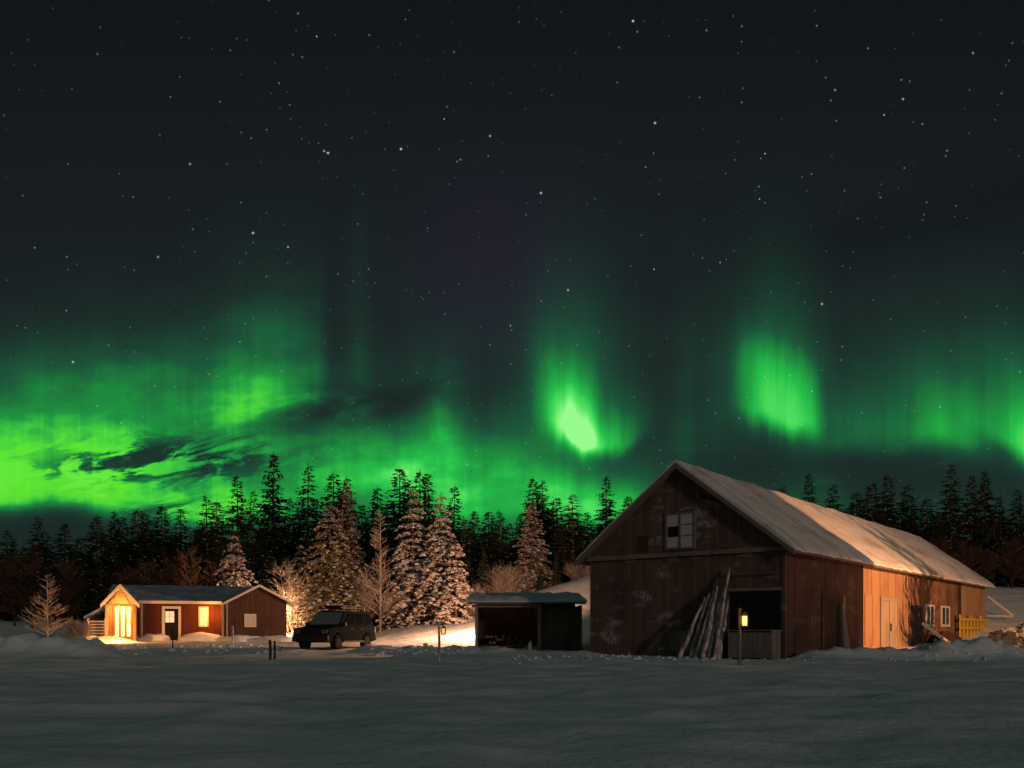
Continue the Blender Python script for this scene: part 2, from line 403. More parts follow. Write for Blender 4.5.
def zt(x, y):
    z = .38*sm(37, 50, y)
    if y > 45:
        pp = 512+F*x/y; hf = sm(330, 430, pp)*(1-sm(600, 660, pp))
        z += (interp(HT, pp)-.38)*sm(50-5*hf, 76-11*hf, y) + .03*min(max(y-76, 0), 200)
    q = Vector((x, y, 0))
    far = 1-sm(60, 140, y)
    z += noise.noise(q*.16)*.10*sm(3, 20, abs(y)) * (1 if y < 60 else .5)
    if y < 45: z += (1-abs(noise.noise(Vector((x*.42+y*.05, y*.60, 11))))*2)**2*.07*sm(2, 9, y)*(1-sm(28, 34, y))
    if y < 45: z += noise.noise(Vector((x*1.1, y*1.7, 31)))*.035*sm(2, 6, y)
    z += (noise.noise(Vector((x*.55, y*.9, 2)))*.055 + noise.noise(Vector((x*1.3, y*1.9, 5)))*.028)*far
    if y > 34: z += noise.noise(q*2.1+Vector((7, 0, 0)))*.045*far*sm(34, 38, y)
    for x0, y0, x1, y1, w, h in RIDGES:
        if abs(x-(x0+x1)/2) > 8 or abs(y-(y0+y1)/2) > 8: continue
        ax, ay = x1-x0, y1-y0; L2 = ax*ax+ay*ay
        t = min(1, max(0, ((x-x0)*ax+(y-y0)*ay)/L2)); dx_, dy_ = x-x0-t*ax, y-y0-t*ay
        d = math.sqrt(dx_*dx_+dy_*dy_)/w
        if d < 3:
            g = math.exp(-d*d)*h
            z += g*(1+.55*noise.noise(q*1.4+Vector((0, 4, h*9)))+.30*noise.noise(q*3.7))
    return z
def axis(segs):
    out = []; 
    for a, b, d in segs:
        n = max(1, int(round((b-a)/d)))
        out += [a+(b-a)*i/n for i in range(n)]
    return out+[segs[-1][1]]
xs = axis([(-900, -300, 60), (-300, -80, 12), (-80, -26, 2.0), (-26, 30, .17), (30, 80, 2.0), (80, 300, 12), (300, 900, 60)])
ys = axis([(-200, -20, 15), (-20, 5, 1.2), (5, 30, .18), (30, 56, .15), (56, 80, .6), (80, 200, 6), (200, 1400, 80)])
tm = MB()
for y in ys:
    for x in xs: tm.v.append((x, y, zt(x, y)))
nx = len(xs)
tm.f = [(j*nx+i, j*nx+i+1, (j+1)*nx+i+1, (j+1)*nx+i) for j in range(len(ys)-1) for i in range(nx-1)]
g = tm.build('snow_ground', 'snow_field', smooth=True); tag(g, 'snow covered field and yard rising to a wooded slope', None, None, 'structure')

# loose snow clods along the foot of the barn and the field edge: nobody could count them
cm = MB(); rc = random.Random(3)
def clod(x, y, r):
    cm.blob((x, y, zt(x, y)+r*.2), (r*rc.uniform(.8, 1.5), r, r*rc.uniform(.5, .9)), rc.random()*50, 3, .4)
for i in range(300):
    px = rc.uniform(500, 1020); D = rc.choice([rc.gauss(30.5, 1.1), rc.gauss(33, 1.2)]); x = X(px, D)
    lx = (x-9.7)*.785+(D-32)*-.619; ly = (x-9.7)*.619+(D-32)*.785
    if ly > -.3 and lx < .4 and lx > -8.6: continue
    clod(x, D, rc.choice([.025, .035, .05, .08]))
for i in range(60):
    px = rc.uniform(370, 480); D = rc.gauss(38.2, .8); clod(X(px, D), D, rc.choice([.04, .06, .10]))
for i in range(120):
    px = rc.uniform(90, 290); D = rc.gauss(42, 2.2); clod(X(px, D), D, rc.choice([.04, .07, .11]))
tag(cm.build('snow_clods', 'snow', smooth=True), 'loose lumps of snow scattered along the banks and the barn foot', None, None, 'stuff')

pm = MB(); px_, py_, pr_ = 26.4, 42.6, (4.3, 2.6)
N1, N2 = 90, 46; vs = []
for j in range(N2+1):
    for i in range(N1+1):
        u, v = i/N1*2-1, j/N2*2-1; x, y = px_+u*pr_[0], py_+v*pr_[1]
        e_ = max(0, 1-u*u-v*v); q = Vector((x, y, 0))
        z = zt(x, y)-.08+e_**.8*1.25*(1+.35*noise.noise(q*.9))+(.16*noise.noise(q*2.6)+.10*noise.noise(q*6))*min(1, e_*4)
        vs.append((x, y, z))
pm.add(vs, [(j*(N1+1)+i, j*(N1+1)+i+1, (j+1)*(N1+1)+i+1, (j+1)*(N1+1)+i) for j in range(N2) for i in range(N1)])
for i in range(170):
    a_, r_ = rc.random()*6.28, math.sqrt(rc.random())*.95; x, y = px_+math.cos(a_)*r_*pr_[0], py_+math.sin(a_)*r_*pr_[1]
    k = int(round((y-py_+pr_[1])/(2*pr_[1])*N2))*(N1+1)+int(round((x-px_+pr_[0])/(2*pr_[0])*N1)); c_ = rc.choice([.04, .06, .08, .12])
    pm.blob((x, y, vs[k][2]+c_*.3), (c_, c_, c_*.8), i, 3, .4)
tag(pm.build('snow_pile', 'snow_grit', None, smooth=True), 'rough gritty pile of ploughed snow lit orange at the right edge', 'snow pile')

# ------------------------------------------------------------------ BARN
barn = thing('barn', 'large weathered wooden barn with a steep snow covered roof on the right', 'barn', (9.7, 32, 0), math.atan2(-.619, .785))
W = 8.21; LB = 34.4; ZE = 4.02; ZR = 7.42; xm = -W/2
slope = (ZR-3.9)/(W/2+.5)
def roofz(x): return ZR - abs(x-xm)*slope
m = MB(); m.prism([(-W, -.4), (0, -.4), (0, 3.9), (-W, 3.9)], 0, .16); gb = m.build('gable_wall', 'barn_boards', barn)
m = MB(); e = roofz(0)-.08
m.prism([(-W-.05, 3.93), (.05, 3.93), (.05, e-.02), (xm, ZR-.10), (-W-.05, e-.02)], -.07, .12); gu = m.build('upper_gable', 'barn_boards', barn)
MB().box(-W-.1, .1, -.16, -.072, 3.86, 4.02).build('crossbeam', 'beam', barn)
for x in (-W-.02, -.10): MB().box(x, x+.12, -.03, -.001, -.3, 3.86).build('corner_board', 'barn_boards', barn)
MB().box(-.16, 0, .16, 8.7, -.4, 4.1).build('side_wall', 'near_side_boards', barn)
MB().box(-.16, .03, 8.7, 15.5, -.4, 4.1).build('side_wall', 'plywood', barn, 'smooth pale board section of the side wall')
MB().box(-.16, 0, 15.5, 26.8, -.4, 4.1).build('side_wall', 'barn_side_boards', barn)
MB().box(-.16, .02, 26.8, LB, -.4, 4.1).build('side_wall', 'far_boards', barn, 'lighter far end section of the side wall')
MB().box(-W, -W+.16, .16, LB, -.4, 4.1).build('side_wall', 'barn_side_boards', barn)
m = MB(); m.prism([(-W, -.4), (0, -.4), (0, roofz(0)-.1), (xm, ZR-.12), (-W, roofz(0)-.1)], LB, LB+.16); m.build('end_wall', 'barn_boards', barn)
MB().box(.001, .10, 15.45, 15.6, -.2, 4.0).build('corner_board', 'tan_trim', barn)
MB().box(.001, .13, 26.7, 26.95, -.2, 4.0).build('corner_board', 'door_dark', barn)
MB().box(.031, .07, 8.68, 8.78, -.2, 4.0).build('corner_board', 'tan_trim', barn)
# roof: boards, then a layer of snow with an uneven eave edge
m = MB()
for sgn in (-1, 1):
    x1 = xm+sgn*(W/2+.5)
    m.prism([(xm, ZR-.05), (x1, 3.85), (x1, 3.75), (xm, ZR-.15)], -.4, LB+.4)
rf = m.build('roof', 'verge', barn)
def roof_snow(sgn):
    m = MB(); nu, nv = 26, 190; top = []; 
    for j in range(nv+1):
        y = -.42+(LB+.84)*j/nv
        for i in range(nu+1):
            t = i/nu; ov = .10*noise.noise(Vector((y*1.3, sgn*5, 0)))+.05*noise.noise(Vector((y*4, sgn, 3)))
            hw = (W/2+.54+ov)*t
            x = xm+sgn*hw; th = .12+.075*noise.noise(Vector((x*.9, y*.5, 1)))+.02*noise.noise(Vector((x*3, y*3, 1)))
            zz = ZR-hw*slope
            if i == nu: th *= .45
            sag = -.10*math.sin(math.pi*min(1, max(0, y/LB)))*(1-t) + .05*noise.noise(Vector((y*.25, t, 8)))
            top.append((x, y, zz+th-.02+sag*.4))
    b = len(top); w_ = nu+1
    bot = [(x, y, ZR-abs(x-xm)*slope-.045) for x, y, z in top]
    fs = []
    for j in range(nv):
        for i in range(nu):
            q = (j*w_+i, j*w_+i+1, (j+1)*w_+i+1, (j+1)*w_+i)
            fs.append(q)
        fs.append((j*w_+nu, b+j*w_+nu, b+(j+1)*w_+nu, (j+1)*w_+nu))
    for i in range(nu):
        fs.append((i, i+1, b+i+1, b+i)); k = nv*w_; fs.append((k+i, k+i+1, b+k+i+1, b+k+i))
    m.add(top+bot, fs); m.build('snow_layer', 'roof_snow', rf, smooth=False)
roof_snow(1); roof_snow(-1)
for sgn in (-1, 1):
    x1 = xm+sgn*(W/2+.52)
    MB().prism([(xm, ZR-.02), (x1, 3.84), (x1, 3.66), (xm, ZR-.22)], -.45, -.403).build('verge_board', 'verge', rf)
# gable window
wx0, wx1 = -4.65, -3.52
wn_ = MB()
for a in ((wx0-.08, wx0, 4.12, 5.55), (wx1, wx1+.08, 4.12, 5.55), (-4.12, -4.05, 4.2, 5.47), (wx0, wx1, 5.47, 5.55), (wx0, wx1, 4.12, 4.2)): wn_.box(a[0], a[1], -.12, -.071, a[2], a[3])
wo = wn_.build('window', 'grey_wood', barn)
MB().box(wx0, -4.12, -.09, -.073, 4.2, 5.47).build('pane', 'pale_glass', wo)
MB().box(-4.05, wx1, -.09, -.073, 4.2, 5.47).build('pane', 'pale_glass', wo)
MB().box(wx0+.05, -4.15, -.104, -.091, 4.62, 5.02).build('broken_pane', 'dark_void', wo)
for z in (4.62, 5.04): MB().box(-4.05, wx1, -.104, -.091, z, z+.04).build('glazing_bar', 'grey_wood', wo)
# gable hatch, shuttered hole, door opening
MB().box(-5.95, -5.5, -.1, -.071, 4.12, 4.75).build('hatch', 'door_dark', barn)
MB().box(-2.05, -.16, -.03, -.002, -.2, 2.45).build('doorway', 'dark_void', barn)
MB().box(-2.15, -.1, -.07, -.002, 2.46, 2.56).build('lintel', 'beam', barn)
MB().box(-4.6, -3.9, -.04, -.002, .25, 1.0).build('patch_board', 'grey_wood', barn)
MB().box(-2.5, -.3, -.045, -.002, 3.0, 3.12).build('batten', 'beam', barn)
MB().beam((-3.4, -.1, 6.05), (-2.4, -.1, 5.65), .03, .12).build('batten', 'beam', barn)
MB().box(-5.3, -4.8, -.11, -.071, 5.75, 5.87).build('batten', 'beam', barn)
# side doors and windows
d1 = MB().box(.001, .05, 3.9, 6.2, 0, 2.35).build('door', 'door_dark', barn, 'dark boarded door half drifted over with snow')
MB().box(.02, .06, 6.2, 6.36, 0, 2.45).build('door_frame', 'tan_trim', d1); MB().box(.02, .06, 3.74, 3.9, 0, 2.45).build('door_frame', 'barn_boards', d1)

d2 = MB().box(.031, .07, 11.35, 12.58, .1, 2.4).box(.031, .07, 12.66, 13.85, .1, 2.4).build('double_door', 'door_pale', barn, 'pale double door in the lit board wall')
MB().box(.031, .10, 11.2, 11.34, .1, 2.4).box(.031, .10, 13.86, 14.0, .1, 2.4).box(.031, .10, 11.2, 14.0, 2.41, 2.53).build('door_frame', 'tan_trim', d2)
MB().box(.072, .12, 12.70, 12.78, 1.0, 1.35).build('handle', 'black_iron', d2)
MB().box(.032, .06, 12.585, 12.655, .1, 2.4).build('door_gap', 'dark_void', d2)
for y0, y1 in ((19.3, 21.1), (22.6, 24.6)):
    w_ = MB().box(.001, .05, y0, y1, 1.25, 1.35).box(.001, .05, y0, y1, 2.3, 2.4).box(.001, .05, y0, y0+.2, 1.351, 2.299).box(.001, .05, y1-.2, y1, 1.351, 2.299).box(.001, .05, (y0+y1)/2-.05, (y0+y1)/2+.05, 1.351, 2.299).build('window', 'white_trim', barn)
    MB().box(.002, .03, y0+.2, (y0+y1)/2-.05, 1.351, 2.299).build('pane', 'dark_glass', w_); MB().box(.002, .03, (y0+y1)/2+.05, y1-.2, 1.351, 2.299).build('pane', 'dark_glass', w_)
MB().box(.001, .06, 16.6, 18.6, .2, 2.3).build('door', 'door_dark', barn, 'dark plank door beyond the pale boards')
MB().box(.031, .06, 9.0, 10.7, .4, 2.6).build('wall_panel', 'plywood', barn)
# eave fascia brace at the far end
m = MB().beam((.1, LB+.35, 3.3), (1.6, LB+.35, 2.0), .06, .12).beam((.1, LB+.35, 2.0), (1.6, LB+.35, 1.95), .06, .1); m.build('brace', 'white_trim', barn, 'pale triangular brace at the far corner')

def BL(x, y, z):   # barn coordinates to world
    return barn.matrix_basis @ Vector((x, y, z))
def in_barn(name, mb, m, label, cat, o, group=None, **k):
    q = mb.build(name, m, None, **k); q.location = BL(*o); q.rotation_euler = barn.rotation_euler; tag(q, label, cat, group); return q
rp = random.Random(11)
tops = ['longest bare pole leaning on the barn gable, reaching highest', 'frosty pole leaning left of the longest one on the gable', 'thin pole in the middle of the leaning bundle on the gable',
        'bowed pole just left of the middle of the leaning bundle', 'stout pole leaning with its foot far out left in the bundle', 'leftmost leaning pole, foot furthest from the lantern',
        'short pole leaning low across the bundle on the gable', 'pale pole leaning right of the bundle nearest the lantern', 'crooked pole behind the leaning bundle']
spec = [(-2.12, -2.02, 3.35), (-2.38, -2.2, 2.75), (-2.62, -2.42, 2.7), (-2.86, -2.58, 2.6), (-3.2, -2.78, 2.45), (-3.5, -2.95, 2.3), (-3.05, -2.5, 2.05), (-1.98, -2.05, 2.2), (-2.5, -2.4, 2.2)]
for i, (bx, tx, tz) in enumerate(spec):
    by = -1.25+rp.uniform(-.2, .25); pts = []
    for k in range(8):
        t = k/7; pts.append((tx+(bx-tx)*(1-t)-bx+rp.uniform(-.03, .03), by+(-.2-by)*t-by-.04*(i % 3), -.05+tz*t))
    in_barn('pole', MB().tube(pts, [.10-.055*k/7 for k in range(8)], 6), 'old_pole', tops[i], 'pole', (bx, by, 0), 'poles leaning on the barn gable', smooth=True)
# grey crate by the corner
cr_ = thing('crate', 'grey slatted wooden crate standing by the near corner of the barn', 'crate', BL(-.85, -.75, 0), barn.rotation_euler.z)
MB().box(-.78, .78, .4, .44, .05, 1.0).box(-.78, .78, -.3, -.27, .05, .95).build('board_side', 'grey_wood', cr_)
MB().box(-.82, -.785, -.3, .44, .0, 1.0).build('end_panel', 'grey_wood', cr_); MB().box(.785, .82, -.3, .44, 0, 1.0).build('end_panel', 'grey_wood', cr_)
MB().box(-.84, .84, -.33, .46, 1.0, 1.04).build('lid', 'grey_wood', cr_)
# plank leaning under the lit windows
in_barn('plank', MB().beam((1.3, 0, .15), (.1, -1.2, 1.3), .05, .16), 'white_trim', 'pale plank leaning below the barn windows', 'plank', (0, 19.4, .1))
# junk pile dark by windows
in_barn('wood_pile', MB().blob((0, 0, .2), (.7, 1.6, .55), 3, 6, .4), 'brown_boards', 'dark heap of scrap wood on the ground below the barn windows', 'heap', (.7, 21, .1))
in_barn('plank', MB().prism([(-.42, 0), (.38, 0), (.16, 2.0), (.02, 2.05)], -.03, .03, 'x', Matrix.Rotation(-.12, 4, 'Y')), 'grey_wood', 'pointed pale board leaning by the dark side door of the barn', 'board', (.42, 5.5, .1))
# yellow gate
gt = thing('gate', 'yellow wooden slatted gate standing by the far end of the barn', 'gate', BL(.3, 25.6, .15), barn.rotation_euler.z)
for i in range(9): MB().box(0, .06, i*.95, i*.95+.34, 0, 1.8-.16*(i % 3)).build('upright', 'yellow_paint', gt)
for z in (.25, .95, 1.45): MB().box(.061, .12, -.2, 8.2, z, z+.16).build('rail', 'yellow_paint', gt)

# ------------------------------------------------------------------ lamps behind and beside the barn
WARM = (1, .50, .22)
fl = thing('floodlight', 'yard floodlight with an added shade plate on a wooden mast right of the barn', 'floodlight', BL(13, 9.25, 0), barn.rotation_euler.z)
MB().tube([(.5, .1, -.2), (.5, .1, 5.0)], .07, 8).build('mast', 'grey_wood', fl)
MB().box(-1.25, .35, -.056, -.05, 4.0, 5.6).build('added_shade', 'black_iron', fl)  # added plate, keeps the flood lamp off the near wall and field
MB().box(.2, .5, -.05, .3, 4.6, 4.9).build('lamp_housing', 'black_iron', fl)
lamp('flood_lamp', (0, 0, 4.75), 11500, (1, .46, .20), .02, fl)
y2 = thing('yard_lamp', 'yard lamp with an added shade plate on a short post behind the open shed', 'yard lamp', (-.3, 49.6, .38))
MB().tube([(.16, .1, -.3), (.16, .1, 2.5)], .05, 8).build('mast', 'grey_wood', y2)
MB().box(.075, .09, -.32, .10, 2.15, 2.62).build('added_shade', 'black_iron', y2); MB().box(-.12, .1, -.12, .2, 2.58, 2.62).build('lamp_head', 'black_iron', y2)  # added plate, keeps the lamp off the gap right of the shed
lamp('yard_lamp_light', (0, 0, 2.42), 6200, (1, .50, .27), .05, y2)
y3 = thing('yard_lamp', 'low yard lamp on a post behind the cabin', 'yard lamp', (-16.1, 61.3, .6))
MB().tube([(0, 0, -.3), (0, 0, 2.05)], .06, 8).build('mast', 'grey_wood', y3); MB().box(-.15, .15, -.15, .15, 2.05, 2.12).build('lamp_head', 'black_iron', y3)
lamp('cabin_back_light', (0, -.2, 1.9), 2600, (1, .52, .24), .06, y3)

# ------------------------------------------------------------------ SHED
sh = thing('open_shed', 'low open fronted wooden shed with a snowy flat roof beside the barn', 'shed', (X(528, 42), 42, .15))
def sx(px): return X(px, 42)-X(528, 42)
MB().box(sx(541), sx(580), 0, .12, -.3, 2.0).build('front_boards', 'shed_boards', sh)
MB().box(sx(474), sx(580), 3.2, 3.3, -.3, 2.4).build('back_wall', 'shed_boards', sh)
MB().box(sx(580), sx(582), 0, 3.3, -.3, 2.05).build('side_wall', 'shed_boards', sh); MB().box(sx(476), sx(477), .3, 3.2, -.3, 2.05).build('side_wall', 'shed_boards', sh)
for p, w_ in ((475, .13), (537.5, .16)): MB().box(sx(p), sx(p)+w_, -.1, .05, -.3, 1.95).build('post', 'tan_trim', sh)
MB().box(sx(472), sx(541), -.12, .06, 1.955, 2.08).build('front_beam', 'tan_trim', sh)
MB().prism([(-.6, 2.09), (3.9, 2.55), (3.9, 2.62), (-.6, 2.17)], sx(468), sx(585), 'x').build('roof', 'verge', sh)
m = MB(); n1, n2 = 60, 16
top = []
for j in range(n2+1):
    for i in range(n1+1):
        u, v = i/n1, j/n2; e_ = min(1, min(u, 1-u)*14, min(v, 1-v)*7)
        top.append((sx(466.5)+(sx(586.5)-sx(466.5))*u, -.68+4.6*v, 2.165+.46/4.5*(4.6*v)+(.07+.14*math.sqrt(e_))*(1+.5*noise.noise(Vector((u*14, v*4, 0))))))
fs = [(j*(n1+1)+i, j*(n1+1)+i+1, (j+1)*(n1+1)+i+1, (j+1)*(n1+1)+i) for j in range(n2) for i in range(n1)]
b = len(top); bot = [(x, y, 2.172+.46/4.5*(y+.68)) for x, y, z in top]
for i in range(n1): fs.append((i, i+1, b+i+1, b+i)); k = n2*(n1+1)+i; fs.append((k, k+1, b+k+1, b+k))
for j in range(n2): k = j*(n1+1); fs.append((k, k+n1+1, b+k+n1+1, b+k)); k += n1; fs.append((k, k+n1+1, b+k+n1+1, b+k))
m.add(top+bot, fs); m.build('snow_layer', 'snow_dirty', sh)
tag(MB().blob((0, 0, .2), (.10, .10, .28), 1, 6, .25).build('snowy_stump', 'snow', None, smooth=True), 'small snow capped stump standing in front of the open shed', 'stump').location = (X(530, 41.3), 41.3, zt(X(530, 41.3), 41.3))
wp = MB()
for k in range(26):
    rx = rp.uniform(-1.0, .9); wp.tube([(rx, 0, .1+.14*(k % 4)), (rx+rp.uniform(-.05, .05), .8, .1+.14*(k % 4))], .07, 6)
o = wp.build('firewood_pile', 'grey_wood'); o.location = (X(505, 43.4), 43.4, .2); tag(o, 'low pile of firewood in the dark of the open shed', 'firewood')

# ------------------------------------------------------------------ CABIN
CB = thing('cabin', 'long low red wooden cabin with a glowing gabled porch and dark roof', 'cabin', (-18.5, 54, .35), math.atan2(18.5, 54)); CB.scale = (.946, 1, 1)
def cx(px, D=54): return X(px, 54)+18.5
def cz(py, D=53): return Z(py, D)-.35
# main body
f0 = .0
MB().box(cx(140), cx(190), f0, f0+.12, -.4, cz(600, 54)).build('front_wall', 'red_boards', CB)
MB().box(cx(190), cx(223), f0, f0+.12, -.4, cz(600, 54)).build('front_wall', 'red_boards', CB)
MB().box(cx(111), cx(112), -.3, 6.5, -.4, 2.2).build('side_wall', 'red_boards', CB)
MB().box(cx(112), cx(262), 6.4, 6.5, -.4, 2.2).build('back_wall', 'red_boards', CB)
RZ = 3.5; ez = cz(601, 53.5)
m = MB(); m.prism([(-.5, ez-.02), (3.1, RZ), (6.9, ez-.02), (6.9, ez-.16), (3.1, RZ-.14), (-.5, ez-.16)], cx(110), cx(262), 'x'); mr = m.build('roof', 'cabin_roof', CB)
MB().box(cx(141), cx(222), -.53, -.503, ez-.18, ez-.01).build('fascia', 'white_trim', mr)
# porch gable
pf = -2.3; pz = cz(584, 50.6); pe = cz(604, 50.6); pc = cx(125.5); ph = (cx(142)-cx(109))/2
def gable_roof(c, hw, y0, y1, zr, ze, th=.12):
    m = MB()
    m.prism([(c, zr), (c+hw, ze), (c+hw, ze-th), (c, zr-th), (c-hw, ze-th), (c-hw, ze)], y0, y1); return m
pr = gable_roof(pc, ph+.05, pf, 3.1, pz, pe).build('porch_roof', 'cabin_roof', CB)
for s in (-1, 1):
    MB().prism([(pc, pz-.01), (pc+s*(ph+.07), pe-.02), (pc+s*(ph+.07), pe-.24), (pc, pz-.23)], pf-.04, pf-.002).build('barge_board', 'white_trim', pr)
pw = .7   # porch back wall set back under its roof
k_ = (pz-pe)/ph
pl, pq = pc-ph+.18, pc+ph-.16
MB().prism([(pl, -.4), (pq, -.4), (pq, pe-.04), (pc, pz-.14), (pl, pe-.04)], pf+pw+.35, pf+pw+.47).build('porch_wall', 'porch_boards', CB)
MB().box(pl, pl+.14, pf+.1, pf+.24, -.4, pe-.02).build('porch_post', 'tan_trim', CB)
MB().box(pq-.1, pq+.02, pf+.06, pf+1.17, -.4, pe-.05).build('porch_side', 'porch_boards', CB)
MB().box(pl+.14, pq-.1, pf+.1, pf+.22, pe-.12, pe+.02).build('tie_beam', 'tan_trim', CB)
for s in (-1, 1): MB().beam((pc, pf+.16, pz-.25), (pc+s*.55, pf+.16, pe+.02), .05, .06).build('truss_brace', 'tan_trim', CB)
MB().box(pl-.2, pq+.1, pf, pf+1.1, -.3, .02).build('porch_floor', 'snow', CB)
yw = pf+pw+.35
wd = MB(); a, b_ = cx(118.8), cx(134.8); step = (b_-a)/3
z0, z1 = .35, cz(607.5, 52.5)
for i in range(4): wd.box(a+i*step-.06, a+i*step+.06, yw-.06, yw-.002, z0, z1)
wd.box(a-.05, b_+.05, yw-.06, yw-.002, z1+.001, z1+.09)
wo = wd.build('porch_window', 'porch_boards', CB)
for i in range(3): MB().box(a+i*step+.06, a+(i+1)*step-.06, yw-.03, yw-.003, z0, z1).build('pane', 'lit_glass_porch', wo)
lamp('porch_light', (pc+.1, pf+.75, pe-.15), 20, (1, .38, .06), .08, CB)
MB().blob((pc+.1, pf+.98, pe-.2), (.05, .05, .06), 0, 4, 0).build('porch_bulb', 'bulb', CB)
lamp('eave_light', (cx(212), -.8, ez-.7), 130, (1, .34, .06), .05, CB)
# wider wash over the yard comes from an added second light without a fixture
lamp('added_porch_fill', (pc, pf+.28, pe-.2), 120, (1, .42, .10), .04, CB)
lamp('added_step_fill', (pc+.1, pf-1.6, .8), 340, (1, .38, .08), .05, CB)  # added lamp with no fixture, brightens the snow before the porch
# corner trims, door, window
MB().box(cx(142), cx(144), f0-.03, f0-.001, -.3, ez-.17).build('corner_trim', 'tan_trim', CB)
dr = MB().box(cx(165.5), cx(178.5), f0-.06, f0-.002, -.05, cz(609, 53.9)).build('door', 'dark_void', CB)
MB().box(cx(162.5), cx(165.4), f0-.08, f0-.002, -.1, cz(609, 53.9)).box(cx(178.6), cx(181.2), f0-.08, f0-.002, -.1, cz(609, 53.9)).box(cx(162.5), cx(181.2), f0-.08, f0-.002, cz(609, 53.9)+.001, cz(606.5, 53.9)).build('door_frame', 'white_trim', dr)
MB().box(cx(166), cx(174.5), f0-.075, f0-.061, cz(622.5, 53.9), cz(611.5, 53.9)).build('door_window', 'lit_glass_door', dr)
MB().box(cx(170)-.015, cx(170)+.015, f0-.085, f0-.076, cz(622.5, 53.9), cz(611.5, 53.9)).box(cx(166), cx(174.5), f0-.086, f0-.076, cz(617, 53.9)-.015, cz(617, 53.9)+.015).build('glazing_bar', 'white_trim', dr)
def cwin(p0, p1, y0, y1, yy, D, glass, nb=1, nm='window'):
    w_ = .09; x0, x1 = cx(p0, D), cx(p1, D); z0, z1 = cz(y1, D), cz(y0, D)
    m = MB().box(x0, x0+w_, yy-.05, yy-.002, z0, z1).box(x1-w_, x1, yy-.05, yy-.002, z0, z1).box(x0+w_, x1-w_, yy-.05, yy-.002, z1-w_, z1).box(x0+w_, x1-w_, yy-.05, yy-.002, z0, z0+w_)
    o = m.build(nm, 'white_trim', CB)
    MB().box(x0+w_, x1-w_, yy-.02, yy-.003, z0+w_, z1-w_).build('pane', glass, o)
    xc, zc = (x0+x1)/2, (z0+z1)/2
    MB().box(xc-.02, xc+.02, yy-.035, yy-.021, z0+w_, z1-w_).box(x0+w_, x1-w_, yy-.036, yy-.021, zc-.02, zc+.02).build('glazing_bar', 'white_trim', o)
cwin(198.5, 208.5, 606.5, 627, f0, 54, 'lit_glass')
# right wing with a gable toward the field
gf = -1.6; gz = cz(584.5, 53.8); ge = cz(603.5, 53.8); gc = cx(259, 52.1); gh = cx(296, 52.1)-gc
MB().prism([(cx(222, 52.3), -.4), (cx(287, 52.3), -.4), (cx(287, 52.3), cz(600, 52.4)), (gc, gz-.13), (cx(222, 52.3), cz(600, 52.4))], gf+.3, gf+.42).build('wing_wall', 'brown_boards', CB)
MB().box(cx(221.5, 52.3), cx(222, 52.3), gf+.42, f0, -.4, cz(601, 52.4)).build('wing_side', 'red_boards', CB)
MB().box(cx(286.5, 52.3), cx(287, 52.3), gf+.42, 4.0, -.4, cz(601, 52.4)).build('wing_side', 'brown_boards', CB)
gr = gable_roof(gc, gh+.05, gf, 4.2, gz, ge).build('wing_roof', 'cabin_roof', CB)
for s in (-1, 1):
    MB().prism([(gc, gz-.01), (gc+s*(gh+.07), ge-.03), (gc+s*(gh+.07), ge-.17), (gc, gz-.15)], gf-.04, gf-.002).build('barge_board', 'white_trim', gr)
MB().box(cx(221.5, 52.3), cx(223.5, 52.3), gf+.26, gf+.298, -.3, ge-.1).box(cx(226, 52.3), cx(227.5, 52.3), gf+.26, gf+.298, -.3, ge+.1).build('corner_trim', 'tan_trim', CB)
cwin(244, 256, 613.5, 627, gf+.3, 52.3, 'pale_glass')
# railing at the left of the porch, and the small snow-covered lean-to
rl = thing('railing', 'white slatted porch railing left of the glowing porch', 'railing', (X(88, 51.2), 51.2, .6))
for i in range(6): MB().box(0, .95, 0, .04, .05+i*.17, .05+i*.17+.08).build('rail', 'white_trim', rl)
for x in (-.04, .96): MB().box(x, x+.08, -.04, .08, -.5, 1.12).build('post', 'white_trim', rl)
lt = thing('lean_to', 'small lean-to with a snowy sloping roof beside the porch', 'lean-to', (X(101, 52.6), 52.6, .35))
MB().prism([(-1.0, 1.35), (.35, 2.05), (.35, 2.2), (-1.05, 1.5)], 0, 2.6).build('roof', 'snow', lt)
MB().box(-.85, .3, .3, 2.4, -.4, 1.33).build('wall', 'brown_boards', lt)
# banked snow at the cabin foot
for i, (px, D, a) in enumerate(((152, 53.2, .45), (200, 53.3, .5), (240, 51.7, .35), (272, 51.7, .4))):
    o = MB().blob((0, 0, 0), (1.3, .6, a), i*3, 8, .3).build('snow_drift', 'snow', None, smooth=True); o.location = (X(px, D), D, .35)
    tag(o, ['snow drift between the porch and the cabin door', 'snow drift under the lit cabin window', 'snow drift below the dark gable window', 'snow drift at the right corner of the cabin'][i], 'snow drift', 'snow drifts along the cabin foot')

